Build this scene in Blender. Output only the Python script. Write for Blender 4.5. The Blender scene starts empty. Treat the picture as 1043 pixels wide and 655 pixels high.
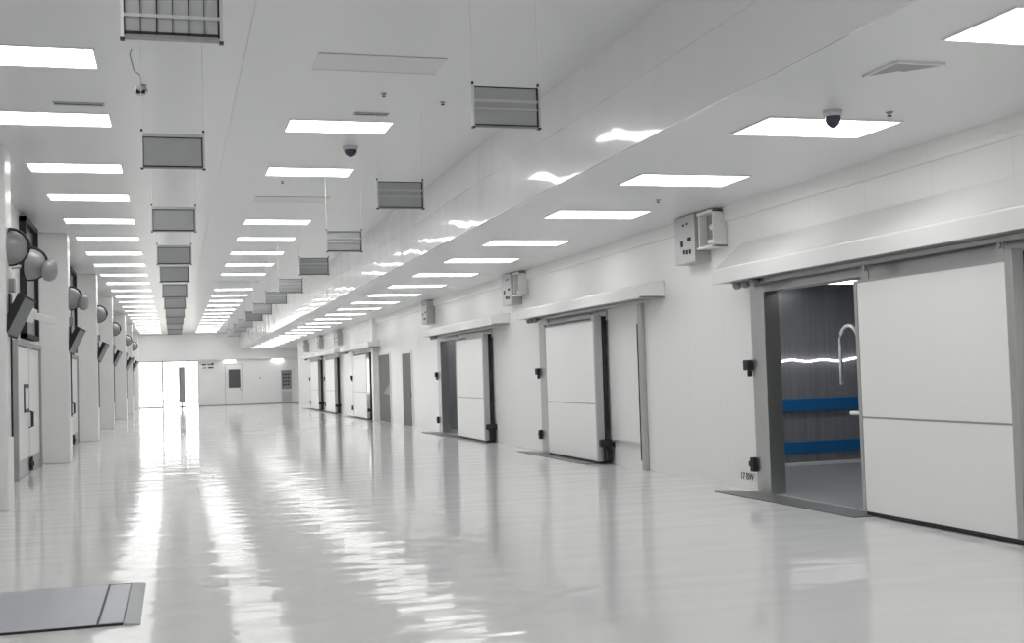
import bpy, bmesh, math, random
from mathutils import Vector, Matrix
random.seed(4)
S = bpy.context.scene
COL = S.collection
PI = math.pi

# ------------------------------------------------------------------ materials
def nt(name):
    m = bpy.data.materials.new(name); m.use_nodes = True
    n = m.node_tree; b = n.nodes['Principled BSDF']
    return m, n, b

def mat(name, col, rough=0.5, metal=0.0, spec=0.5, var=0.03, vscale=6.0, coat=0.0, bump=0.0, bscale=40.0, stretch=(1, 1, 1)):
    m, n, b = nt(name)
    tc = n.nodes.new('ShaderNodeTexCoord')
    mp = n.nodes.new('ShaderNodeMapping'); mp.inputs['Scale'].default_value = stretch
    n.links.new(tc.outputs['Object'], mp.inputs['Vector'])
    no = n.nodes.new('ShaderNodeTexNoise'); no.inputs['Scale'].default_value = vscale; no.inputs['Detail'].default_value = 3
    n.links.new(mp.outputs['Vector'], no.inputs['Vector'])
    mx = n.nodes.new('ShaderNodeMix'); mx.data_type = 'RGBA'
    mx.inputs[6].default_value = (*[max(0, c * (1 - var)) for c in col], 1)
    mx.inputs[7].default_value = (*[min(1, c * (1 + var)) for c in col], 1)
    n.links.new(no.outputs['Fac'], mx.inputs[0])
    n.links.new(mx.outputs[2], b.inputs['Base Color'])
    b.inputs['Roughness'].default_value = rough
    b.inputs['Metallic'].default_value = metal
    b.inputs['Specular IOR Level'].default_value = spec
    b.inputs['Coat Weight'].default_value = coat
    b.inputs['Coat Roughness'].default_value = 0.06
    if bump:
        n2 = n.nodes.new('ShaderNodeTexNoise'); n2.inputs['Scale'].default_value = bscale
        n.links.new(mp.outputs['Vector'], n2.inputs['Vector'])
        bp = n.nodes.new('ShaderNodeBump'); bp.inputs['Strength'].default_value = bump; bp.inputs['Distance'].default_value = 0.01
        n.links.new(n2.outputs['Fac'], bp.inputs['Height'])
        n.links.new(bp.outputs['Normal'], b.inputs['Normal'])
    return m

def panel_mat(name, col, rough, axis, pitch, coat=0.0, seam=0.9, wav=0.02, spec=0.5):
    """coated sandwich panels: fine seams across one axis, faint oil-canning"""
    m, n, b = nt(name)
    tc = n.nodes.new('ShaderNodeTexCoord')
    sp = n.nodes.new('ShaderNodeSeparateXYZ'); n.links.new(tc.outputs['Object'], sp.inputs[0])
    dv = n.nodes.new('ShaderNodeMath'); dv.operation = 'DIVIDE'; dv.inputs[1].default_value = pitch
    n.links.new(sp.outputs[axis], dv.inputs[0])
    fr = n.nodes.new('ShaderNodeMath'); fr.operation = 'FRACT'; n.links.new(dv.outputs[0], fr.inputs[0])
    sb = n.nodes.new('ShaderNodeMath'); sb.operation = 'SUBTRACT'; sb.inputs[1].default_value = 0.5; n.links.new(fr.outputs[0], sb.inputs[0])
    ab = n.nodes.new('ShaderNodeMath'); ab.operation = 'ABSOLUTE'; n.links.new(sb.outputs[0], ab.inputs[0])
    gt = n.nodes.new('ShaderNodeMath'); gt.operation = 'LESS_THAN'; gt.inputs[1].default_value = 0.004 / pitch; n.links.new(ab.outputs[0], gt.inputs[0])
    mx = n.nodes.new('ShaderNodeMix'); mx.data_type = 'RGBA'
    mx.inputs[6].default_value = (*col, 1); mx.inputs[7].default_value = (*[c * seam for c in col], 1)
    n.links.new(gt.outputs[0], mx.inputs[0]); n.links.new(mx.outputs[2], b.inputs['Base Color'])
    no = n.nodes.new('ShaderNodeTexNoise'); no.inputs['Scale'].default_value = 1.1; no.inputs['Detail'].default_value = 1.5
    n.links.new(tc.outputs['Object'], no.inputs['Vector'])
    bp = n.nodes.new('ShaderNodeBump'); bp.inputs['Strength'].default_value = 1.0; bp.inputs['Distance'].default_value = wav
    n.links.new(no.outputs['Fac'], bp.inputs['Height']); n.links.new(bp.outputs['Normal'], b.inputs['Normal'])
    b.inputs['Roughness'].default_value = rough; b.inputs['Specular IOR Level'].default_value = spec
    b.inputs['Coat Weight'].default_value = coat; b.inputs['Coat Roughness'].default_value = 0.05
    n.links.new(bp.outputs['Normal'], b.inputs['Coat Normal'])
    return m

def emis(name, col, s):
    m, n, b = nt(name)
    b.inputs['Base Color'].default_value = (.9, .9, .9, 1)
    b.inputs['Emission Color'].default_value = (*col, 1); b.inputs['Emission Strength'].default_value = s
    return m

def floor_mat():
    m, n, b = nt('floor_epoxy')
    tc = n.nodes.new('ShaderNodeTexCoord')
    no = n.nodes.new('ShaderNodeTexNoise'); no.inputs['Scale'].default_value = 0.35; no.inputs['Detail'].default_value = 4
    n.links.new(tc.outputs['Object'], no.inputs['Vector'])
    mx = n.nodes.new('ShaderNodeMix'); mx.data_type = 'RGBA'
    mx.inputs[6].default_value = (.73, .735, .73, 1); mx.inputs[7].default_value = (.76, .765, .76, 1)
    n.links.new(no.outputs['Fac'], mx.inputs[0]); n.links.new(mx.outputs[2], b.inputs['Base Color'])
    mp = n.nodes.new('ShaderNodeMapping'); mp.inputs['Scale'].default_value = (0.8, 2.2, 1)
    n.links.new(tc.outputs['Object'], mp.inputs['Vector'])
    n2 = n.nodes.new('ShaderNodeTexNoise'); n2.inputs['Scale'].default_value = 1.05; n2.inputs['Detail'].default_value = 1.5; n2.inputs['Roughness'].default_value = 0.45
    n.links.new(mp.outputs['Vector'], n2.inputs['Vector'])
    bp = n.nodes.new('ShaderNodeBump'); bp.inputs['Strength'].default_value = 1.0; bp.inputs['Distance'].default_value = 0.008
    n.links.new(n2.outputs['Fac'], bp.inputs['Height'])
    n.links.new(bp.outputs['Normal'], b.inputs['Normal'])
    b.inputs['Roughness'].default_value = 0.075
    b.inputs['Specular IOR Level'].default_value = 0.06
    return m

def glass_mat():
    m = bpy.data.materials.new('clear_glass'); m.use_nodes = True
    n = m.node_tree; n.nodes.clear()
    out = n.nodes.new('ShaderNodeOutputMaterial'); mix = n.nodes.new('ShaderNodeMixShader')
    fr = n.nodes.new('ShaderNodeFresnel'); fr.inputs['IOR'].default_value = 1.45
    tr = n.nodes.new('ShaderNodeBsdfTransparent'); tr.inputs[0].default_value = (.96, .98, .97, 1)
    gl = n.nodes.new('ShaderNodeBsdfGlossy'); gl.inputs['Roughness'].default_value = 0.02
    n.links.new(fr.outputs[0], mix.inputs[0]); n.links.new(tr.outputs[0], mix.inputs[1]); n.links.new(gl.outputs[0], mix.inputs[2])
    n.links.new(mix.outputs[0], out.inputs[0])
    return m

M = dict(
    wall=panel_mat('wall_panel_white', (.81, .81, .80), 0.30, 1, 1.15, wav=0.012),
    face=panel_mat('soffit_face_white', (.76, .76, .76), 0.25, 1, 2.9, wav=0.018, coat=0.7, seam=.97),
    ceil=panel_mat('ceiling_panel', (.72, .725, .73), 0.3, 1, 3.0, wav=0.012, seam=0.93),
    floor=floor_mat(),
    column=mat('column_white', (.82, .82, .81), 0.3),
    door=mat('door_white', (.86, .86, .85), 0.32, var=.01),
    cover=mat('track_cover_white', (.84, .84, .83), 0.25, var=.01),
    steel=mat('brushed_steel', (.50, .50, .50), 0.30, .9, var=.06, vscale=5, stretch=(8, 8, .6)),
    steel_d=mat('dull_steel', (.40, .40, .405), 0.42, 0.9, var=.06),
    cold=mat('cold_room_steel', (.43, .435, .46), 0.25, .5, var=.25, vscale=2.2, stretch=(9, 9, .25), bump=.25, bscale=3),
    coldfloor=mat('cold_room_floor', (.34, .36, .36), 0.3),
    black=mat('black_rubber', (.012, .012, .013), 0.5, var=.1),
    plastic=mat('black_plastic', (.022, .022, .025), 0.55, spec=.3, var=.1),
    screen=mat('dark_screen', (.05, .055, .062), 0.2, var=.1),
    grey=mat('grey_metal', (.29, .29, .295), 0.4, 0.2),
    lgrey=mat('light_grey_metal', (.52, .52, .525), 0.35, 0.3),
    alu=mat('aluminium', (.72, .72, .73), 0.3, 0.8),
    hang=mat('hanging_panel_grey', (.40, .405, .41), 0.22, 0.0, var=.08, vscale=3, coat=.5),
    blank=mat('blank_plate', (.66, .66, .66), 0.4),
    boxgrey=mat('box_grey', (.46, .46, .46), 0.4, .2),
    white=mat('white_plastic', (.8, .8, .79), 0.35),
    blue=mat('blue_bumper', (.012, .15, .40), 0.4),
    sill=mat('threshold_steel', (.20, .20, .20), 0.4, 0.5),
    plate=mat('scale_plate', (.40, .41, .45), 0.38, 0.25, var=.06, vscale=3),
    plate2=mat('scale_ramp', (.44, .45, .46), 0.35, 0.3, var=.08, vscale=5),
    ink=mat('black_ink', (.02, .02, .02), 0.6),
    greydoor=mat('grey_door_leaf', (.21, .21, .21), 0.6, 0.0, spec=.15),
    lamp=emis('light_diffuser', (1, 1, .99), 6.6),
    coldlamp=emis('cold_room_diffuser', (1, 1, 1), 4.0),
    strip=emis('reflection_glow', (1, 1, 1), 3.0),
    glass=glass_mat(),
    pane=mat('dark_glass', (.10, .10, .105), 0.08, 0.0),
    pane_l=mat('pale_glass', (.86, .86, .86), 0.1),
    camglass=mat('camera_dome', (.035, .037, .06), 0.08),
    ground=mat('outdoor_concrete', (.75, .72, .69), 0.8),
)

# ------------------------------------------------------------------ mesh helpers
class MB:
    def __init__(s): s.b = bmesh.new()
    def box(s, x0, x1, y0, y1, z0, z1, rot=None, piv=None):
        vs = [s.b.verts.new(Vector(p)) for p in ((x0, y0, z0), (x1, y0, z0), (x1, y1, z0), (x0, y1, z0), (x0, y0, z1), (x1, y0, z1), (x1, y1, z1), (x0, y1, z1))]
        for f in ((0, 3, 2, 1), (4, 5, 6, 7), (0, 1, 5, 4), (1, 2, 6, 5), (2, 3, 7, 6), (3, 0, 4, 7)): s.b.faces.new([vs[i] for i in f])
        if rot is not None: bmesh.ops.rotate(s.b, verts=vs, cent=Vector(piv), matrix=rot)
        return s
    def prism(s, pts, axis, a0, a1):
        """closed 2-D outline extruded along an axis ('x': pts=(y,z), 'y': pts=(x,z), 'z': pts=(x,y))"""
        def P(p, a):
            return {'x': (a, p[0], p[1]), 'y': (p[0], a, p[1]), 'z': (p[0], p[1], a)}[axis]
        A = [s.b.verts.new(P(p, a0)) for p in pts]; B = [s.b.verts.new(P(p, a1)) for p in pts]
        s.b.faces.new(A); s.b.faces.new(B[::-1])
        for i in range(len(pts)):
            j = (i + 1) % len(pts); s.b.faces.new((A[j], A[i], B[i], B[j]))
        return s
    def tube(s, pts, r, n=10, cap=True):
        pts = [Vector(p) for p in pts]; rings = []
        for i, p in enumerate(pts):
            d = (pts[min(i + 1, len(pts) - 1)] - pts[max(i - 1, 0)]).normalized()
            u = d.orthogonal().normalized() if abs(d.z) > .95 else d.cross(Vector((0, 0, 1))).normalized()
            v = d.cross(u)
            rr = r[i] if isinstance(r, (list, tuple)) else r
            rings.append([s.b.verts.new(p + (u * math.cos(2 * PI * k / n) + v * math.sin(2 * PI * k / n)) * rr) for k in range(n)])
        for a, b in zip(rings, rings[1:]):
            for k in range(n): s.b.faces.new((a[k], a[(k + 1) % n], b[(k + 1) % n], b[k]))
        if cap: s.b.faces.new(rings[0][::-1]); s.b.faces.new(rings[-1])
        return s
    def lathe(s, prof, o, ax, n=24):
        """prof = list of (radius, height along ax)"""
        o = Vector(o); ax = Vector(ax).normalized(); u = ax.orthogonal().normalized(); v = ax.cross(u); rings = []
        for r, h in prof:
            if r < 1e-6: rings.append([s.b.verts.new(o + ax * h)])
            else: rings.append([s.b.verts.new(o + ax * h + (u * math.cos(2 * PI * k / n) + v * math.sin(2 * PI * k / n)) * r) for k in range(n)])
        for a, b in zip(rings, rings[1:]):
            for k in range(n):
                if len(a) == 1 and len(b) == 1: break
                if len(a) == 1: s.b.faces.new((a[0], b[(k + 1) % n], b[k]))
                elif len(b) == 1: s.b.faces.new((a[k], a[(k + 1) % n], b[0]))
                else: s.b.faces.new((a[k], a[(k + 1) % n], b[(k + 1) % n], b[k]))
        return s
    def build(s, name, m, parent=None, bevel=0, smooth=False, **props):
        bmesh.ops.recalc_face_normals(s.b, faces=s.b.faces[:])
        me = bpy.data.meshes.new(name); s.b.to_mesh(me); s.b.free()
        me.materials.append(M[m] if isinstance(m, str) else m)
        if smooth:
            for p in me.polygons: p.use_smooth = True
        o = bpy.data.objects.new(name, me); COL.objects.link(o)
        if parent is not None:
            # meshes are written in world coordinates: keep them there
            loc = Vector((0, 0, 0)); q = parent
            while q is not None: loc += q.location; q = q.parent
            me.transform(Matrix.Translation(-loc)); o.parent = parent
        if bevel:
            b = o.modifiers.new('bevel', 'BEVEL'); b.width = bevel; b.segments = 2; b.limit_method = 'ANGLE'
        for k, v in props.items(): o[k] = v
        return o

def B(*a, **k): return MB().box(*a, **k)

def each(boxes, name, m, parent, **kw):
    for q in boxes: B(*q).build(name, m, parent, **kw)

def struct(mb, name, m, parent=None, **kw):
    o = mb.build(name, m, parent, **kw)
    if parent is None: o['kind'] = 'structure'
    return o

def thing(name, label, cat, loc, group=None, kind=None):
    o = bpy.data.objects.new(name, None); COL.objects.link(o); o.location = loc; o.empty_display_size = .1
    o['label'] = label; o['category'] = cat; o['kind'] = 'thing'
    if group: o['group'] = group
    return o

def tag(o, label, cat, group=None):
    """centre a one-mesh thing on its own origin and describe it"""
    c = sum((Vector(v) for v in o.bound_box), Vector()) / 8
    o.data.transform(Matrix.Translation(-c)); o.location = c
    o['label'] = label; o['category'] = cat; o['kind'] = 'thing'
    if group: o['group'] = group
    return o

def copy_tree(o, loc=None, parent=None, label=None):
    c = o.copy(); COL.objects.link(c)
    if parent is not None: c.parent = parent
    if loc is not None: c.location = loc
    if label: c['label'] = label
    for ch in o.children: copy_tree(ch, None, c)
    return c

ORD = 'first second third fourth fifth sixth seventh eighth ninth tenth eleventh twelfth thirteenth fourteenth fifteenth sixteenth seventeenth eighteenth nineteenth twentieth twenty-first twenty-second twenty-third twenty-fourth twenty-fifth twenty-sixth twenty-seventh'.split()

# ------------------------------------------------------------------ camera (eye height 1.6 m, hall runs along +Y)
f = 1200.0
right = Vector((.9607, -.2761, -.0310)); fwd = Vector((.2770, .9600, .0430))
fwd.normalize(); right = (right - right.dot(fwd) * fwd).normalized(); up = right.cross(fwd)
cam = bpy.data.cameras.new('camera'); co = bpy.data.objects.new('camera', cam); COL.objects.link(co)
co.matrix_world = Matrix(((right.x, up.x, -fwd.x, 0), (right.y, up.y, -fwd.y, 0), (right.z, up.z, -fwd.z, 1.6), (0, 0, 0, 1)))
cam.sensor_fit = 'HORIZONTAL'; cam.sensor_width = 36; cam.lens = f / 1043 * 36; cam.clip_end = 400
S.camera = co

# ------------------------------------------------------------------ room shell
XL, XR, XS = -2.65, 7.1, 4.2        # left bay wall, right wall, ceiling step
ZH, ZL = 4.8, 3.7                   # high and low ceiling
Y0, YE, YR = -5.0, 80.0, 70.0       # back wall, far wall, end of the right wall
struct(B(XL - .2, 9.4, Y0 - .2, YE + .2, -.2, 0), 'floor', 'floor')
struct(B(XL - .2, XL, Y0, YE, 0, ZH), 'wall_left', 'wall')
struct(B(XL - .2, 9.4, Y0 - .2, Y0, 0, 5.1), 'wall_back', 'wall')

# cold-room openings in the right wall: (y0, y1, top)
D = dict(
    a=dict(jamb=13.5, op=(11.0, 13.15), panel=(8.41, 10.83), cover=(7.5, 13.75)),
    b=dict(jamb=22.5, op=(19.2, 22.15), panel=(18.75, 21.55), cover=(16.3, 22.8)),
    c=dict(jamb=32.0, op=(28.6, 31.6), panel=(26.25, 29.0), cover=(24.8, 32.0)),
    d=dict(jamb=48.2, op=(44.6, 47.85), panel=(43.4, 46.7), cover=(41.6, 49.0)),
    e=dict(jamb=57.2, op=(54.0, 56.85), panel=(52.4, 55.7), cover=(50.9, 57.6)),
    f=dict(jamb=63.6, op=(60.2, 63.25), panel=(58.5, 62.0), cover=(57.9, 64.2)),
)
holes = sorted([(v['op'][0] - .05, v['op'][1] + .1, 2.6) for v in D.values()] + [(35.9, 37.45, 2.34), (39.7, 42.0, 2.39)])
w = MB(); y = Y0
for a, b, zt in holes:
    w.box(XR, XR + .15, y, a, 0, ZL); w.box(XR, XR + .15, a, b, zt, ZL); y = b
w.box(XR, XR + .15, y, YR, 0, ZL)
struct(w, 'wall_right', 'wall')
struct(B(XR, XR + .35, YR, YR + .35, 0, ZL), 'wall_right_end', 'column')
struct(B(9.2, 9.4, YR, YE, 0, ZL), 'wall_right_far', 'wall')
struct(B(XR + .35, 9.4, YR, YR + .15, 0, ZL), 'wall_right_return', 'wall')
struct(MB().prism([(XR, 3.515), (XR, ZL), (XR - .05, ZL), (XR - .045, 3.56), (XR - .03, 3.515)], 'y', Y0, YR), 'trim_1', 'wall')

# ceilings: high middle and left, lower strip on the right, glossy step face between them
struct(B(XL - .2, XS + .1, Y0, YE, ZH, ZH + .1), 'ceiling', 'ceil')
struct(B(XS + .02, 9.4, Y0, YE, ZL, ZL + .1), 'ceiling_low', 'ceil')
fc = MB(); fc.box(XS, XS + .02, Y0, YE, ZL - .002, 4.29); fc.box(XS + .004, XS + .02, Y0, YE, 4.29, 4.294); fc.box(XS, XS + .02, Y0, YE, 4.294, ZH)
struct(fc, 'trim_2', 'face')
struct(B(.73, 1.25, Y0, YE, ZH - .012, ZH), 'trim_3', 'ceil')

# columns along the left side
cols = [16.6, 26.1, 35.8, 45.0, 57.0, 66.0, 76.5]
for y in cols:
    struct(B(XL, -2.08, y, y + .55, 0, ZH), 'column_left', 'column', bevel=.02)
struct(B(XL, -2.08, 6.6, 7.15, 0, ZH), 'column_left', 'column', bevel=.02)

# far wall: header, white wall with a window door, bright glazed entrance
h = MB()
h.box(XL, 9.4, YE - .3, YE, 3.02, ZH)
struct(h, 'header_beam', 'wall')
fw = MB(); fw.box(1.6, 3.27, YE, YE + .15, 0, 3.02); fw.box(3.27, 4.4, YE, YE + .15, 2.72, 3.02); fw.box(4.4, 9.4, YE, YE + .15, 0, 3.02)
struct(fw, 'wall_far', 'wall')
struct(B(1.6, 9.2, YE - .02, YE, 0, .05), 'baseboard_far', 'grey')

# glazed entrance
t = thing('entrance_door', 'bright glazed entrance doors in the far left corner of the hall', 'glass door', (-.3, YE + .05, 0))
fr = MB()
for a, b in ((-2.65, -2.1), (-.73, -.62), (.95, 1.02), (1.54, 1.6)): fr.box(a, b, YE, YE + .1, 0, 3.02)
fr.box(-2.1, 1.6, YE, YE + .1, 2.94, 3.02)
fr.build('door_frame', 'lgrey', t)
g = B(-2.1, -.73, YE + .04, YE + .055, 0.06, 2.94).build('glass_leaf', 'glass', t)
B(-2.1, -.73, YE + .02, YE + .08, 0, .06).build('kick_rail', 'grey', g)
g = B(-.62, .95, YE + .04, YE + .055, .06, 2.94).build('glass_leaf', 'glass', t)
B(-.62, .35, YE + .02, YE + .08, 1.1, 1.15).build('push_bar', 'grey', g)
B(-.62, .35, YE + .02, YE + .08, .43, .48).build('push_bar', 'grey', g)
B(1.02, 1.54, YE + .04, YE + .06, 0.06, 2.6).build('side_panel', 'glass', t)
B(1.02, 1.54, YE + .02, YE + .08, 2.6, 2.66).build('transom', 'lgrey', t)
t = thing('display_stand', 'narrow grey upright stand in front of the bright entrance glass', 'stand', (.52, YE - .4, 0))
B(.33, .72, YE - .42, YE - .36, .3, 2.6).build('board', 'grey', t, bevel=.01)
B(.36, .42, YE - .43, YE - .42, 1.5, 2.5).build('trim_strip', 'pane', t)
B(.30, .75, YE - .52, YE - .28, 0, .06).build('base', 'grey', t, bevel=.01)
B(.48, .57, YE - .42, YE - .37, .06, .3).build('stem', 'grey', t)
# outdoors beyond the entrance
struct(B(-14, 16, YE + .2, YE + 40, -.2, -.02), 'ground_outside', 'ground')

# far wall door with a grey window
t = thing('window_door', 'pale door with a dark grey window pane in the far wall', 'door', (3.83, YE + .05, 0))
lf = B(3.31, 4.36, YE + .02, YE + .07, .01, 2.68).build('door_leaf', 'column', t)
B(3.5, 4.25, YE - .005, YE + .02, 1.15, 2.35).build('window_pane', 'pane', lf)
fr = MB(); fr.box(3.27, 3.31, YE - .01, YE + .1, 0, 2.72); fr.box(4.36, 4.4, YE - .01, YE + .1, 0, 2.72); fr.box(3.31, 4.36, YE - .01, YE + .1, 2.68, 2.72)
fr.build('door_frame', 'lgrey', t)
B(4.24, 4.3, YE - .03, YE + .02, .98, 1.1).build('handle', 'steel_d', lf)
# sign text on the white panel beside it (unreadable at this distance: two short rows of dark marks)
for rows, lab in ((((1.82, 2.08, 2.66, 2.74), (2.18, 2.26, 2.66, 2.74), (2.29, 2.39, 2.66, 2.74), (2.42, 2.56, 2.66, 2.80)), 'upper row of small black lettering high on the far white wall'),
                  (((2.2, 2.55, 2.46, 2.55), (1.86, 1.93, 2.46, 2.53), (1.98, 2.08, 2.46, 2.54)), 'lower row of small black lettering high on the far white wall')):
    m = MB()
    for a, b, z0, z1 in rows: m.box(a, b, YE - .006, YE, z0, z1)
    tag(m.build('sign_lettering', 'ink'), lab, 'lettering')
t = thing('wall_cabinet', 'dark grey hatch with black fittings above a plain hatch, far right corner', 'cabinet', (7.25, YE - .1, 0))
B(6.92, 7.58, YE - .1, YE, .95, 2.2).build('upper_hatch', 'grey', t, bevel=.01)
each([(7.02 + .16 * i, 7.12 + .16 * i, YE - .12, YE - .1, 1.2 + .22 * j, 1.32 + .22 * j) for i in range(3) for j in range(4)], 'vent_slot', 'ink', t)
B(6.92, 7.58, YE - .08, YE, .12, .8).build('lower_hatch', 'lgrey', t, bevel=.01)
tag(B(5.52, 5.60, YE - .03, YE, 1.7, 1.8).build('wall_switch', 'grey', bevel=.008), 'tiny grey switch on the blank white far wall', 'switch')
for i, x in enumerate((3.2, 6.3)):  # bright glass reflections under the header, built as small glowing boxes
    t = thing('reflection_box', ('small glowing box for a bright reflection above the far window door', 'small glowing box for a bright reflection near the far right corner under the header')[i], 'wall light', (x + .4, YE - .5, 3.02))
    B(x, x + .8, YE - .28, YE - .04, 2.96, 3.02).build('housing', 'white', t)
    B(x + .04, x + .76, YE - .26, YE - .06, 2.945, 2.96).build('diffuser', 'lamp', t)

# ------------------------------------------------------------------ cold rooms behind the openings
def cold_room(y0, y1, x1, name, lamp=True):
    X0 = XR + .15
    o = MB(); o.box(X0, x1, y1, y1 + .1, 0, 2.8); o.box(x1, x1 + .1, y0, y1, 0, 2.8); o.box(X0, x1, y0 - .1, y0, 0, 2.8)
    o.box(X0 - .0, x1, y0, y1, 2.8, 2.9)
    struct(o, 'cold_room_wall', 'cold')
    struct(B(XR + .02, x1, y0, y1, -.01, .004), 'cold_room_floor', 'coldfloor')
    LW = min(2.8, x1 - X0 - .3)
    if lamp:  # nearest end-wall lamp is inferred, the others are added to brighten the interiors
        for n, yl in enumerate((y1 - 1.3, y1 - 4.0) if y1 - y0 > 6 else (y1 - 1.3,)):
            t = thing('cold_room_light', ('ceiling light by the end wall inside the %s cold room' if n == 0 else 'second ceiling light added further in to brighten the %s cold room') % name, 'ceiling light', (X0 + 1.55, yl, 2.795), 'cold room lights')
            B(X0 + .3, X0 + LW, yl - .3, yl + .3, 2.768, 2.795).build('housing', 'white', t)
            B(X0 + .33, X0 + LW - .03, yl - .27, yl + .27, 2.76, 2.768).build('diffuser', 'coldlamp', t)
cold_room(7.6, 16.5, 12.5, 'nearest')
cold_room(17.6, 24.0, 10.5, 'second')
cold_room(25.5, 33.5, 10.5, 'third')
cold_room(43.0, 49.0, 9.5, 'fourth', False)
cold_room(52.5, 57.6, 9.5, 'fifth', False)
cold_room(58.6, 64.5, 9.5, 'farthest', False)
tag(B(7.3, 12.4, 16.42, 16.5, .85, 1.05).build('bumper_rail', 'blue', bevel=.01), 'upper blue bumper rail on the steel end wall inside the nearest cold room', 'bumper rail', 'blue bumper rails')
tag(B(7.3, 12.4, 16.42, 16.5, .2, .38).build('bumper_rail', 'blue', bevel=.01), 'lower blue bumper rail on the steel end wall inside the nearest cold room', 'bumper rail', 'blue bumper rails')
tag(B(7.3, 12.4, 16.38, 16.49, 0.004, .06).build('wall_kerb', 'white', bevel=.01), 'white kerb along the foot of the cold room end wall', 'kerb')
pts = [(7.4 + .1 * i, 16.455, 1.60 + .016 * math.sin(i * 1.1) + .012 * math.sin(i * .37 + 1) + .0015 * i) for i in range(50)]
tag(MB().tube(pts, .016, 8).build('reflection_line', 'strip', smooth=True), 'wavy glowing white line, a reflection built across the cold room end wall', 'painted reflection')  # reflection of the hall lamps in the steel, put in as a glowing tube
# interior racks glimpsed in the third cold room
t = thing('white_rack', 'white metal rack seen through the third cold room door gap', 'rack', (7.9, 31.0, 0))
for yy in (30.6, 31.4): MB().tube([(7.75, yy, 0.004), (7.75, yy, 1.75)], .025).build('upright', 'white', t)
for zz in (1.25, 1.5, 1.7): MB().tube([(7.75, 30.6, zz), (7.75, 31.4, zz)], .03).build('cross_bar', 'white', t)
MB().tube([(7.75, 30.6, 1.25), (7.75, 31.4, 1.7)], .03).build('brace', 'white', t)
for yy in (30.6, 31.4): B(7.6, 7.95, yy - .04, yy + .04, .004, .05).build('foot', 'grey', t)

# ------------------------------------------------------------------ sliding cold-room doors
def cover_profile(x_back, depth, z0, hgt, r, slope):
    xf = x_back - depth
    p = [(x_back, z0 + .03), (xf + .05, z0 + .03), (xf + .04, z0), (xf, z0)]
    for k in range(7):
        a = k / 6 * PI / 2
        p.append((xf + r - r * math.cos(a), z0 + hgt - r + r * math.sin(a)))
    p += [(x_back, z0 + hgt + slope)]
    return p

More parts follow.
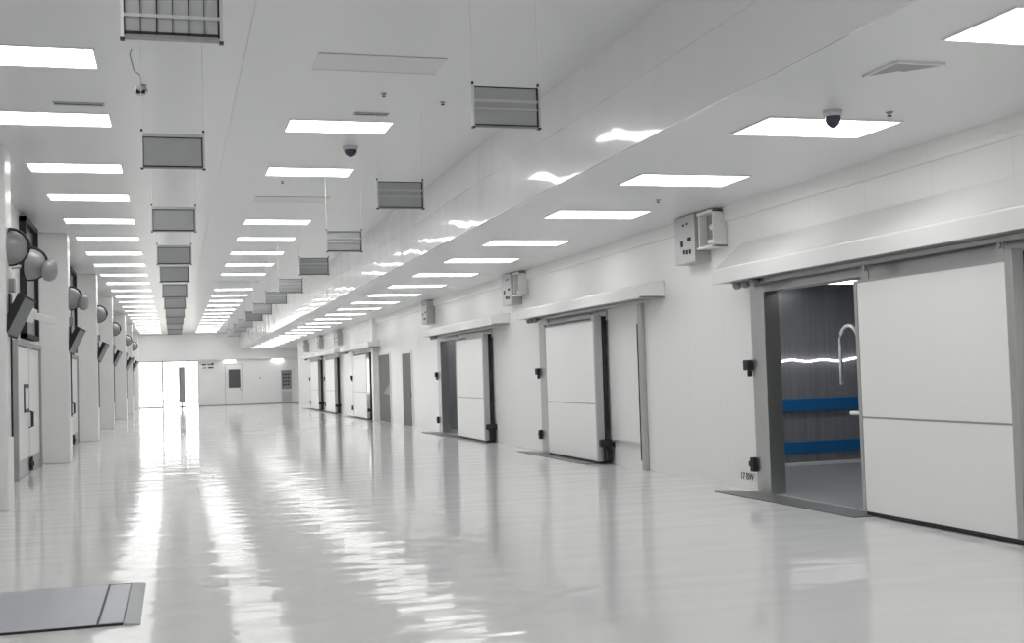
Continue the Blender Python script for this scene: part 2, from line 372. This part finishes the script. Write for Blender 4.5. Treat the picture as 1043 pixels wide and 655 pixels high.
def sliding_door(d, label, near=False, post=None, guide=None, slope=.06):
    ya, yb = d['op']; j = d['jamb']; p0, p1 = d['panel']; c0, c1 = d['cover']
    XP = 6.86                                             # front plane of the leaf
    t = thing('sliding_door', label, 'sliding door', (6.9, (p0 + p1) / 2, 0), 'sliding cold room doors')
    # frame round the opening
    fr = MB()
    fr.box(XR - .055, XR + .16, yb, j, 0, 2.72); fr.box(XR - .055, XR + .16, ya - .12, ya, 0, 2.72)
    fr.box(XR - .055, XR + .16, ya - .0, yb, 2.5, 2.72)
    fr.box(XR - .05, XR, p0, ya - .12, 2.42, 2.72)
    fr.build('door_frame', 'steel', t, bevel=.006)
    # leaf
    leaf = B(XP, XP + .12, p0 + .09, p1 - .05, .05, 2.42).build('door_leaf', 'door', t, bevel=.008)
    e = MB(); e.box(XP - .006, XP + .125, p1 - .05, p1, .05, 2.44); e.build('edge_strip', 'steel', leaf)
    e = MB(); e.box(XP - .006, XP + .125, p0, p0 + .09, .05, 2.52); e.build('edge_strip', 'steel', leaf, bevel=.01)
    B(XP - .006, XP + .125, p0 + .09, p1 - .05, 2.42, 2.44).build('edge_strip', 'steel', leaf)
    B(XP - .003, XP, p0 + .09, p1 - .05, 1.012, 1.03).build('joint_strip', 'steel_d', leaf)
    MB().box(XP + .02, XP + .2, p0 + .0, p1 - .03, .012, .05).box(XP + .125, XP + .2, p0 - .01, p0 + .09, .05, 2.5).build('rubber_gasket', 'black', leaf)
    # pull handle on the opening side
    if near:
        yh = p1 + .015
        MB().tube([(XP + .02, p1 - .01, 1.06), (XP - .01, p1 + .14, 1.06)], .022).build('handle', 'white', leaf, smooth=True)
        hp = [(XR - .02, 11.06, 1.84)] + [(XR - .07 - .05 * k / 8, 11.20 - .13 * math.cos(PI * k / 8), 1.86 + .13 * math.sin(PI * k / 8)) for k in range(9)] + [(XR - .12, 11.335, 1.75), (XR - .12, 11.34, 1.36)]
        MB().tube(hp, .02).build('pull_bar', 'alu', t, smooth=True)
    # cover above
    cv = MB().prism(cover_profile(XR, .45, 2.64, .20, .035, slope), 'y', c0, c1).build('track_cover', 'cover', t, bevel=.02)
    B(6.70, XR, c0 + .01, c1 - .01, 2.645, 2.66).build('cover_underside', 'steel_d', cv)
    # rail and hangers
    MB().box(6.88, 6.93, c0 + .25, c1 - .25, 2.595, 2.64).build('track_rail', 'steel', t)
    for yh in (p0 + .1, p1 - .25):
        hg = MB().box(6.865, 6.88, yh, yh + .09, 2.43, 2.60).build('hanger', 'steel', t)
        MB().lathe([(0, 0), (.03, 0), (.03, .02), (0, .02)], (6.845, yh + .045, 2.56), (1, 0, 0), 14).build('roller', 'steel_d', hg, smooth=False)
    # latch keepers on the jamb, sill plate
    lk = MB().box(XR - .12, XR - .0, j + .0, j + .14, 1.53, 1.66).box(XR - .1, XR - .05, j + .02, j + .07, 1.45, 1.53).build('latch', 'plastic', t, bevel=.01)
    lk = MB().box(XR - .11, XR - .0, j - .02, j + .07, .25, .43).box(XR - .1, XR, j + .07, j + .13, .31, .38).build('latch', 'plastic', t, bevel=.01)
    MB().prism([(6.62, j + .35), (6.66, ya - .3), (XR - .06, ya - .3), (XR - .06, j - .02)], 'z', 0.001, .012).build('threshold_plate', 'sill', t)
    # floor roller guide at the trailing edge
    MB().box(XP - .01, XP + .28, p0 - .16, p0 - .06, .3, .42).box(XP + .1, XP + .2, p0 - .14, p0 - .02, .06, .3).build('guide_roller', 'plastic', t, bevel=.012)
    if post:
        B(XR - .07, XR, post, post + .14, 0, 2.62).build('stop_post', 'steel', t, bevel=.01)
        B(XR - .075, XR, post + .14, post + .165, .15, 2.3).build('post_gasket', 'plastic', t)
        B(XR - .06, XR, post + .16, p0 - .06, .39, .43).build('guide_rail', 'alu', t)
    # end pieces of the drive
    m = MB()
    for q in range(3): m.lathe([(0, 0), (.045, 0), (.05, .02), (.05, .07), (.03, .1), (0, .1)], (6.83, c1 - .3 - .22 * q, 2.60), (0, -1, 0), 12)
    m.box(6.78, 7.0, c1 - .75, c1 - .25, 2.63, 2.65)
    m.build('drive_gear', 'grey', t, smooth=False)
    return t
sliding_door(D['a'], 'nearest white sliding cold room door, half open onto a steel lined room', near=True, slope=.34)
sliding_door(D['b'], 'second white sliding cold room door, nearly shut, steel post at its right', post=17.12, guide=1)
sliding_door(D['c'], 'third white sliding cold room door, black gap along its right edge')
sliding_door(D['d'], 'fourth sliding cold room door, just past the two grey swing doors')
sliding_door(D['e'], 'fifth sliding cold room door, between the fourth and the farthest one')
sliding_door(D['f'], 'farthest of the white sliding cold room doors, beside the end of the hall')

# grey swing doors between the third and fourth sliding doors
def swing_door(y0, y1, zt, label, hatch=False):
    t = thing('swing_door', label, 'door', (XR, (y0 + y1) / 2, 0), 'grey swing doors')
    fr = MB(); fr.box(XR - .03, XR + .15, y0 - .09, y0, 0, zt + .08); fr.box(XR - .03, XR + .15, y1, y1 + .09, 0, zt + .08); fr.box(XR - .03, XR + .15, y0, y1, zt, zt + .08)
    fr.build('door_frame', 'white', t, bevel=.006)
    lf = B(XR - .02, XR + .05, y0 + .01, y1 - .01, .012, zt - .01).build('door_leaf', 'greydoor', t)
    if hatch:
        MB().prism([(y0 + .02, 1.35), (y1 - .9, 1.0), (y0 + .02, .95)], 'x', XR - .03, XR - .02).build('pull_plate', 'grey', lf)
    else:
        B(XR - .07, XR - .02, y0 + .08, y0 + .14, .95, 1.1).build('handle', 'steel_d', lf, bevel=.008)
    MB().box(XR - .035, XR - .02, y0 + .01, y0 + .04, .15, .3).build('hinge', 'black', lf)
swing_door(35.95, 37.4, 2.3, 'narrow grey swing door next beyond the third sliding door')
swing_door(39.75, 41.95, 2.35, 'wider grey swing door with a slanted plate, just before the fourth sliding door', True)
struct(B(XR - .18, XR, 42.25, 42.6, 0, ZL), 'column_right', 'column', bevel=.01)
t = thing('light_box', 'tall bright lit panel on the wall just before the fourth sliding door', 'light panel', (XR - .05, 43.0, 1.8))
B(XR - .06, XR, 42.75, 43.05, .95, 2.3).build('housing', 'grey', t)
B(XR - .07, XR - .06, 42.78, 43.02, .98, 2.27).build('diffuser', 'lamp', t)

# ------------------------------------------------------------------ wall boxes beside the doors
def wall_box(y0, y1, label):
    t = thing('electrical_box', label, 'electrical box', (6.98, (y0 + y1) / 2, 3.03), 'steel wall boxes beside the doors')
    bd = B(6.86, XR, y0, y1, 3.03, 3.69).build('body', 'boxgrey', t, bevel=.008)
    each([(6.852, 6.86, y0 + (y1 - y0) * a, y0 + (y1 - y0) * a + .05, 3.03 + z, 3.09 + z) for (a, z) in ((.2, .12), (.35, .12), (.5, .13))], 'socket', 'plastic', bd)
    B(6.845, 6.86, y0 + .12, y0 + .2, 3.33, 3.38).build('switch', 'plastic', bd)
    B(6.845, 6.86, y1 - .26, y1 - .21, 3.27, 3.35).build('switch', 'plastic', bd)
    each([(6.85, 6.86, y0 + .2, y0 + .24, 3.56, 3.59), (6.85, 6.86, y0 + .32, y0 + .36, 3.55, 3.58)], 'indicator', 'ink', bd)
def siren(y0, y1, label):
    t = thing('air_curtain_hood', label, 'wall hood', (6.95, (y0 + y1) / 2, 3.15), 'white hoods beside the wall boxes')
    hd = MB().box(6.9, XR, y0, y0 + .03, 3.18, 3.68).box(6.9, XR, y1 - .03, y1, 3.18, 3.68).box(6.88, XR, y0, y1, 3.64, 3.68).box(6.87, XR, y0, y1, 3.18, 3.21)
    hd.build('hood', 'white', t, bevel=.008)
    B(7.02, 7.04, y0 + .03, y1 - .03, 3.21, 3.64).build('back_plate', 'grey', t)
    MB().lathe([(0, 0), (.045, 0), (.05, .04), (.035, .08), (0, .1)], (7.02, y0 + .16, 3.46), (-1, 0, 0), 16).build('lamp_head', 'white', t, smooth=True)
    B(6.93, 7.02, y0 + .08, y0 + .24, 3.24, 3.29).build('bracket', 'white', t)
names = ['nearest', 'second', 'third', 'fourth', 'fifth', 'farthest']
for i, (a, b) in enumerate(((14.68, 15.32), (23.78, 24.5), (32.4, 33.1), (51.2, 52.4), (58.0, 58.6), (64.4, 65.0))):
    wall_box(a, b, f'grey steel electrical box high on the wall left of the {names[i]} sliding door' if i != 3 else 'grey steel electrical box high on the wall between fourth and fifth sliding doors')
siren(14.18, 14.64, 'white open hood beside the steel box of the nearest sliding door')
siren(23.3, 23.74, 'white open hood beside the steel box of the second sliding door')

# small lettering on the wall by the first door
def lettering(txt, size, loc, rot):
    cu = bpy.data.curves.new('tmp', 'FONT'); cu.body = txt; cu.size = size; cu.extrude = .002
    o = bpy.data.objects.new('tmp', cu); COL.objects.link(o)
    dg = bpy.context.evaluated_depsgraph_get(); me = bpy.data.meshes.new_from_object(o.evaluated_get(dg))
    bpy.data.objects.remove(o)
    ob = bpy.data.objects.new('sign_lettering', me); COL.objects.link(ob); me.materials.clear(); me.materials.append(M['ink'])
    ob.matrix_world = Matrix.Translation(loc) @ rot
    return ob
# facing -X : text runs along -Y, up +Z
rotm = Matrix(((0, 0, -1, 0), (-1, 0, 0, 0), (0, 1, 0, 0), (0, 0, 0, 1)))
lt = lettering('17 BW', .125, Vector((XR - .004, 14.05, .12)), rotm)
lt['label'] = 'small black lettering low on the wall beside the nearest sliding door'; lt['category'] = 'lettering'; lt['kind'] = 'thing'

# ------------------------------------------------------------------ ceiling lights
def make_light(x, y, z, label, group):
    t = thing('ceiling_light', label, 'ceiling light', (x, y, z), group)
    fr = MB()
    W, L = .655, .365
    fr.box(x - W, x + W, y - L, y - L + .018, z - .014, z); fr.box(x - W, x + W, y + L - .018, y + L, z - .014, z)
    fr.box(x - W, x - W + .018, y - L + .018, y + L - .018, z - .014, z); fr.box(x + W - .018, x + W, y - L + .018, y + L - .018, z - .014, z)
    fr.build('frame', 'white', t)
    B(x - W + .018, x + W - .018, y - L + .018, y + L - .018, z - .010, z).build('diffuser', 'lamp', t)
    return t
proto = None
ys = [-2.8, .2, 3.2, 6.2, 9.25, 12.08, 14.9, 18.25] + [21.15 + 3 * k for k in range(20)]  # rows carried on with added lights at the end to brighten the far header
for row, x, z, first, last, skip, g in (('left', -1.32, ZH, 12, 79, (), 'left row of ceiling lights'),
                                     ('middle', 2.08, ZH, 14, 79, (12.08, 21.15, 39.15, 9.25, 6.2), 'middle row of ceiling lights'),
                                     ('right', 5.54, ZL, 6, 79, (), 'right row of ceiling lights')):
    n = 0
    seen = [y for y in ys if y >= first and y <= last and y not in skip]
    for y in ys:
        if y in skip or y > last: continue
        if y < first: lab = f'overhead ceiling light of the {row} row, this side of the first one in view'
        else:
            n += 1
            if n == 1: lab = f'bright rectangular ceiling light nearest the viewer in the {row} row'
            elif n == len(seen): lab = f'bright rectangular ceiling light added at the far end of the {row} row'
            else: lab = f'bright rectangular ceiling light, {ORD[n-1]} from the near end of the {row} row'
        if proto is None: proto = make_light(x, y, z, lab, g)
        else: copy_tree(proto, (x, y, z), None, lab)['group'] = g

for y, lab in ((11.82, 'blank grey ceiling plate just before the first light of the middle row'), (21.15, 'blank ceiling plate filling the gap after the second middle light'), (39.15, 'blank ceiling plate filling the farther gap in the middle row of lights')):
    t = thing('ceiling_blanking_plate', lab, 'ceiling plate', (2.08, y, ZH), 'blank plates in the middle light row')
    B(1.43, 2.73, y - .3, y + .3, ZH - .007, ZH - .0012).build('plate', 'blank', t)
    each([(1.43, 2.73, y + .3, y + .31, ZH - .01, ZH), (1.43, 2.73, y - .31, y - .3, ZH - .01, ZH)], 'edge_strip', 'lgrey', t)

# ------------------------------------------------------------------ hanging framed panels
def make_hang(x, y, label, g, style):
    t = thing('hanging_panel', label, 'hanging panel', (x, y, 3.6), g)
    w = .27
    pn = B(x - w, x + w, y - .012, y + .012, 3.62, 3.93).build('panel', 'hang', t)
    if style == 0:
        B(x - w, x + w, y - .018, y - .012, 3.895, 3.93).build('header_strip', 'lgrey', pn)
        fr = MB(); fr.box(x - w, x - w + .008, y - .02, y - .012, 3.625, 3.90); fr.box(x + w - .012, x + w, y - .02, y - .012, 3.625, 3.90); fr.box(x - w, x + w, y - .02, y - .012, 3.615, 3.628); fr.box(x - w, x + w, y - .02, y - .012, 3.888, 3.897)
        fr.build('inner_frame', 'plastic', pn)
    elif style == 1:
        m = MB(); m.box(x - w, x + w, y - .02, y - .012, 3.805, 3.83); m.box(x - w, x + w, y - .02, y - .012, 3.745, 3.76); m.build('glazing_bar', 'lgrey', pn)
        fr = MB(); fr.box(x + w - .012, x + w + .004, y - .02, y - .012, 3.61, 3.93); fr.box(x - w, x + w, y - .02, y - .012, 3.615, 3.625); fr.box(x - w, x + w, y - .02, y - .012, 3.923, 3.932)
        fr.build('inner_frame', 'plastic', pn)
    else:
        m = MB()
        for k in range(1, 6): m.box(x - w + k * .09, x - w + k * .09 + (.004 if k % 2 else .008), y - .02, y - .012, 3.63, 3.93)
        m.build('glazing_bar', 'ink', pn); B(x - w, x + w, y - .022, y - .012, 3.73, 3.75).build('glazing_bar', 'lgrey', pn)
        fr = MB(); fr.box(x - w, x - w + .008, y - .02, y - .012, 3.625, 3.93); fr.box(x + w - .012, x + w, y - .02, y - .012, 3.625, 3.93); fr.box(x - w, x + w, y - .02, y - .012, 3.63, 3.645)
        fr.build('inner_frame', 'plastic', pn)
    for sx in (-1, 1):
        ps = B(x + sx * w, x + sx * (w + .018), y - .02, y + .02, 3.6, 3.945).build('side_post', 'alu' if sx < 0 else 'lgrey', t)
        B(x + sx * (w - .004), x + sx * (w + .022), y - .024, y + .024, 3.594, 3.606).build('corner_cap', 'black', ps)
        MB().tube([(x + sx * (w + .009), y, 3.945), (x + sx * (w + .009), y, ZH)], .003, 6).build('suspension_rod', 'white', t)
        MB().lathe([(0, 0), (.011, 0), (.011, .025), (0, .025)], (x + sx * (w + .009), y, 3.945), (0, 0, 1), 10).build('rod_nut', 'black', t)
    B(x - w, x + w, y - .016, y + .016, 3.602, 3.618).build('bottom_rail', 'grey', t)
    return t
hl = [7.1, 11.4, 16.2, 20.75, 24.4, 28.8, 33.3, 37.8, 42.2, 46.5, 51]
pz = None; p2 = make_hang(.03, hl[0], 'hanging grey panel split by dark upright dividers, first of the left hanging row', 'left row of hanging panels', 2)
for i, y in enumerate(hl[1:]):
    lab = f'grey framed panel hung on rods, {ORD[i + 1]} from the near end of the left hanging row'
    x = .035 + .05 * min(1, i / 6)
    if pz is None: pz = make_hang(x, y, lab, 'left row of hanging panels', 0)
    else: copy_tree(pz, (x, y, 3.6), None, lab)
pz = None
hr = [9.2, 13.9, 18.75, 22.95, 27.75, 31.8, 36.7, 40.8, 45.7, 49.7, 54.7]
for i, y in enumerate(hr):
    lab = f'grey framed panel hung on rods, {ORD[i]} from the near end of the right hanging row'
    x = 2.66 if i > 1 else 2.66
    if pz is None: pz = make_hang(x, y, lab, 'right row of hanging panels', 1)
    else: copy_tree(pz, (x, y, 3.6), None, lab)

# ------------------------------------------------------------------ small ceiling fittings
def dome_camera(x, y, z, label, r=.075):
    t = thing('ceiling_dome_camera', label, 'security camera', (x, y, z))
    MB().lathe([(0, 0), (r * 1.15, 0), (r * 1.15, .03), (r * .98, .05), (0, .05)], (x, y, z), (0, 0, -1)).build('base', 'lgrey', t, smooth=False)
    MB().lathe([(r * .95, .05), (r * .93, .08), (r * .75, .115), (r * .4, .14), (0, .15)], (x, y, z), (0, 0, -1)).build('dome', 'camglass', t, smooth=True)
dome_camera(5.33, 8.62, ZL, 'dark dome camera hanging just before the near right ceiling light', .07)
dome_camera(2.42, 16.2, ZH, 'black dome camera on the ceiling behind the first middle light', .095)
t = thing('ceiling_hatch', 'grey triangular flap of an access hatch hanging ajar in the right ceiling', 'ceiling hatch', (5.05, 7.2, ZL))
MB().prism([(4.91, 7.5), (4.90, 7.10), (5.30, 7.13), (5.12, 7.33), (5.08, 7.31)], 'z', ZL - .012, ZL).build('flap', 'grey', t)
MB().box(4.895, 4.91, 7.10, 7.5, ZL - .02, ZL).box(4.91, 5.3, 7.085, 7.10, ZL - .02, ZL).build('rim', 'alu', t)
def slot(x0, x1, y, label):
    t = thing('slot_diffuser', label, 'air diffuser', ((x0 + x1) / 2, y, ZH))
    B(x0, x1, y - .05, y + .08, ZH - .02, ZH).build('frame', 'lgrey', t, bevel=.004)
    B(x0 + .02, x1 - .02, y - .035, y + .0, ZH - .024, ZH - .018).build('slot', 'ink', t)
slot(2.16, 2.58, 14.1, 'thin dark slot diffuser in the ceiling before the first middle light')
slot(-1.25, -.70, 14.05, 'thin dark slot diffuser in the ceiling between the first left lights')
def sprinkler(x, y, z, label):
    t = thing('ceiling_sprinkler', label, 'sprinkler', (x, y, z))
    MB().lathe([(0, 0), (.035, 0), (.03, .008), (.015, .015), (0, .015)], (x, y, z), (0, 0, -1), 16).build('rosette', 'grey', t)
    m = MB().tube([(x, y, z - .018), (x, y, z - .03)], .007, 8); m.lathe([(0, 0), (.022, 0), (.022, .006), (0, .006)], (x, y, z - .03), (0, 0, -1), 12)
    m.build('head', 'ink', t)
for x, y, z, l in ((3.1, 13.4, ZH, 'small dark sprinkler head in the ceiling left of the first right hanging panel'), (5.86, 8.6, ZL, 'small sprinkler head right of the dark dome camera'),
                   (5.88, 13.6, ZL, 'small sprinkler head between the third and fourth right ceiling lights'), (1.75, 19.2, ZH, 'small sprinkler head behind the second middle light'),
                   (2.35, 13.1, ZH, 'tiny sprinkler head in front of the thin middle slot diffuser'), (-.25, 13.1, ZH, 'tiny sprinkler head above the second left hanging panel')):
    sprinkler(x, y, z, l)
t = thing('pendant_sensor', 'small pendant sensor hung on a bent cable above the second hanging panel', 'sensor', (-.25, 11.7, ZH))
MB().tube([(-.33, 11.7, ZH), (-.345, 11.7, ZH - .05), (-.31, 11.7, ZH - .2), (-.26, 11.7, ZH - .24), (-.25, 11.7, ZH - .26), (-.25, 11.7, ZH - .37)], .006, 6).build('cable', 'grey', t)
MB().lathe([(0, 0), (.05, .0), (.065, .03), (.065, .05), (.03, .085), (0, .085)], (-.25, 11.7, ZH - .36), (0, 0, -1), 18).build('housing', 'lgrey', t)
B(-.29, -.21, 11.64, 11.66, ZH - .44, ZH - .40).build('lens', 'camglass', t)

# ------------------------------------------------------------------ left bays: doors, windows, fans, screens
bays = [(16.6, 26.1), (26.1, 35.8), (35.8, 45.0), (45.0, 57.0), (57.0, 66.0)]
bayname = ['first', 'second', 'third', 'fourth', 'fifth']
for i, (ca, cb) in enumerate(bays):
    y1 = cb - .75; y0 = y1 - 3.6
    X = XL
    t = thing('double_door', f'white double door with dark gaps in the {bayname[i]} bay along the left side', 'door', (X, (y0 + y1) / 2, 0), 'double doors in the left bays')
    fr = MB(); fr.box(X, X + .1, y0 - .1, y0, 0, 2.42); fr.box(X, X + .1, y1, y1 + .1, 0, 2.42); fr.box(X, X + .1, y0, y1, 2.34, 2.42); fr.build('door_frame', 'steel_d', t)
    ym = y0 + 1.9
    for a, b in ((y0, ym - .03), (ym + .03, y1)):
        lf = B(X, X + .06, a + .015, b - .015, .012, 2.33).build('door_leaf', 'column', t, bevel=.005)
        yv = b - .55 if a == y0 else b - 1.0
        if a == y0:
            w_ = B(X + .06, X + .075, yv - .25, yv + .47, 1.14, 1.66).build('window_frame', 'black', lf)
            B(X + .075, X + .08, yv - .15, yv + .37, 1.21, 1.59).build('window_pane', 'pane_l', w_)
        hx = b - .1 if a == y0 else a + .1
        MB().tube([(X + .06, hx, .85), (X + .11, hx, .87), (X + .11, hx, 1.13), (X + .06, hx, 1.15)], .014, 8).build('handle', 'black', lf)
        B(X + .06, X + .066, a + .1, b - .1, .02, .32).build('kick_plate', 'steel', lf)
        MB().box(X + .06, X + .12, hx - .05, hx + .05, .12, .2).box(X + .06, X + .1, hx - .02, hx + .02, .05, .3).build('floor_bolt', 'black', lf)
    B(X, X + .05, ym - .03, ym + .03, .012, 2.33).build('centre_gap_seal', 'black', t)
    # high dark glazed strip above
    t = thing('high_window', f'tall dark framed strip above the double door of the {bayname[i]} left bay', 'window', (X, y0 + 2.2, 2.5), 'dark strips in the left bays')
    ya, yb = y0 + 1.2, y0 + 3.2
    fr = MB(); fr.box(X, X + .12, ya, ya + .09, 2.5, 4.72); fr.box(X, X + .12, yb - .09, yb, 2.5, 4.72); fr.box(X, X + .12, ya, yb, 4.63, 4.72); fr.box(X, X + .12, ya, yb, 2.5, 2.58); fr.box(X, X + .1, ya, yb, 3.9, 3.97)
    fr.build('frame', 'plastic', t)
    B(X, X + .05, ya + .09, yb - .09, 3.97, 4.63).build('upper_pane', 'screen', t)
    B(X, X + .05, ya + .09, yb - .09, 2.58, 3.9).build('lower_pane', 'grey', t)

def wall_fan(x0, y, z, reach, label, hub=True, r=.235, wall=-2.08):
    """dome fan: mount and arm, black rimmed cage, grey dome, round motor in front"""
    t = thing('wall_fan', label, 'fan', (x0, y, z), 'wall fans on the left columns')
    MB().box(wall, wall + .03, y - .07, y + .07, z - .12, z + .12).build('mount_plate', 'grey', t, bevel=.006)
    MB().tube([(wall + .02, y, z - .03), ((wall + x0) / 2 + .05, y, z - .05), (x0 + .06, y, z - .02)], .028, 10).build('arm', 'lgrey', t, smooth=True)
    ax = Vector((1, -.25, -.15)).normalized()
    o = Vector((x0 + .03, y, z))
    dm = MB().lathe([(r * .98, 0), (r * .96, .07), (r * .82, .15), (r * .55, .215), (r * .2, .245), (0, .25)], o, ax, 32).build('dome', 'grey', t, smooth=True)
    MB().lathe([(r * .96, -.03), (r * 1.0, -.03), (r * 1.02, -.01), (r * 1.0, .01), (r * .97, .01), (r * .97, -.03)], o, ax, 32).build('rim', 'plastic', t, smooth=False)
    # raised band over the crown
    u = ax.orthogonal(); u = Vector((0, 0, 1)) - ax * ax.z; u.normalize()
    m = MB(); arc = []
    for k in range(13):
        a = -.25 + (PI / 2 + .25) * k / 12
        arc.append(o + u * (math.cos(a) * r * 1.03) + ax * (math.sin(a) * .262))
    m.tube(arc, .024, 8).build('band', 'plastic', dm, smooth=True)
    arc = [o - u * (math.cos(-.1 + (PI / 2 + .1) * k / 12) * r * 1.03) + ax * (math.sin(-.1 + (PI / 2 + .1) * k / 12) * .262) for k in range(13)]
    MB().tube(arc, .012, 8).build('band', 'plastic', dm, smooth=True)
    if hub:
        o2 = o + ax * .22 - Vector((0, 0, .06))
        MB().lathe([(0, 0), (.12, 0), (.155, .03), (.16, .1), (.13, .15), (.05, .17), (0, .17)], o2, ax, 24).build('motor', 'grey', t, smooth=True)
def screen(x, y, z, label, wall=-2.08):
    t = thing('display_screen', label, 'monitor', (x, y, z), 'tilted screens on the left columns')
    R = Matrix.Rotation(math.radians(26), 3, 'Y') @ Matrix.Rotation(math.radians(-10), 3, 'Z')
    cx_ = x
    bd = MB().box(cx_ - .05, cx_ + .05, y - .27, y + .27, z - .29, z + .29, rot=R, piv=(cx_, y, z)).build('case', 'plastic', t, bevel=.008)
    MB().box(cx_ + .05, cx_ + .054, y - .24, y + .24, z - .26, z + .26, rot=R, piv=(cx_, y, z)).build('display', 'screen', bd)
    MB().tube([(wall, y, z + .16), (cx_ - .02, y, z + .10)], .03, 10).tube([(wall, y, z - .1), (cx_ - .04, y, z)], .025, 10).build('bracket', 'black', t)
    MB().box(wall, wall + .025, y - .1, y + .1, z - .2, z + .3).build('mount_plate', 'black', t)
    MB().tube([(wall + .012, y + .06, z - .2), (wall + .012, y + .06, .95)], .012, 8).build('cable_conduit', 'black', t)
    MB().box(wall, wall + .07, y - .06, y + .1, z + .32, z + .5).build('junction_box', 'grey', t, bevel=.008)
cn = ['nearest', 'second', 'third', 'fourth', 'fifth', 'sixth', 'seventh']
for i, y in enumerate(cols[:6]):
    hub = i < 2
    wall_fan(-2.10, y + .28, (3.47, 3.44, 3.65, 3.62, 3.62, 3.62)[i], 0, f'grey dome fan with a black rim on the {cn[i]} left column', hub and i == 1)
    screen(-1.98, y + .28, 2.55, f'dark tilted screen bracketed to the {cn[i]} left column')
wall_fan(-2.05, 18.7, 3.42, 0, 'grey dome fan with a round motor on an arm beyond the nearest left column', True, wall=XL)
t = thing('bullet_camera', 'white box camera on a bracket below the fan with the round motor', 'security camera', (-2.0, 18.6, 2.55))
MB().tube([(XL, 18.6, 2.62), (-2.1, 18.6, 2.62)], .025).build('bracket', 'lgrey', t)
R = Matrix.Rotation(math.radians(20), 3, 'Y')
MB().box(-2.12, -1.94, 18.52, 18.68, 2.55, 2.76, rot=R, piv=(-2, 18.6, 2.65)).build('housing', 'white', t, bevel=.015)
MB().box(-1.94, -1.66, 18.53, 18.67, 2.62, 2.72, rot=R, piv=(-2, 18.6, 2.65)).build('hood', 'white', t, bevel=.01)
for w_, z in (('top', 1.46), ('middle', 1.38), ('bottom', 1.27)):
    tag(B(-2.40, -2.33, 26.094, 26.1, z, z + .055).build('sign_sticker', 'white'), f'{w_} one of three tiny white stickers on the second left column', 'sticker', 'white stickers')

# ------------------------------------------------------------------ floor scale at lower left
t = thing('floor_scale', 'low grey steel platform scale with a ramp, lower left on the floor', 'floor scale', (-1.2, 9.1, 0))
B(-3 + .5, -.52, 8.34, 9.95, .0, .018).build('deck_plate', 'plate', t, bevel=.006)
B(-.505, -.35, 8.36, 9.93, 0, .018).build('end_plate', 'plate', t, bevel=.006)
B(-.52, -.505, 8.34, 9.95, 0, .012).build('seam', 'black', t)
MB().prism([(-.345, 0), (-.345, .017), (-.24, .004), (-.24, 0)], 'y', 8.30, 9.99).build('ramp', 'plate2', t)
each([(-2.5, -.35, 8.325, 8.34, 0, .016), (-2.5, -.35, 9.95, 9.965, 0, .016)], 'edge_frame', 'black', t)

# ------------------------------------------------------------------ world and view
wd = bpy.data.worlds.new('world'); S.world = wd; wd.use_nodes = True
bg = wd.node_tree.nodes['Background']; bg.inputs[0].default_value = (1, .985, .97, 1); bg.inputs[1].default_value = 5.0
S.view_settings.view_transform = 'Standard'; S.view_settings.look = 'None'
S.view_settings.gamma = 1; S.view_settings.exposure = 0.02; S.view_settings.use_curve_mapping = False
cy = S.cycles
cy.use_denoising = True
cy.max_bounces = 12; cy.diffuse_bounces = 8; cy.glossy_bounces = 5; cy.transparent_max_bounces = 8
cy.sample_clamp_indirect = 6.0
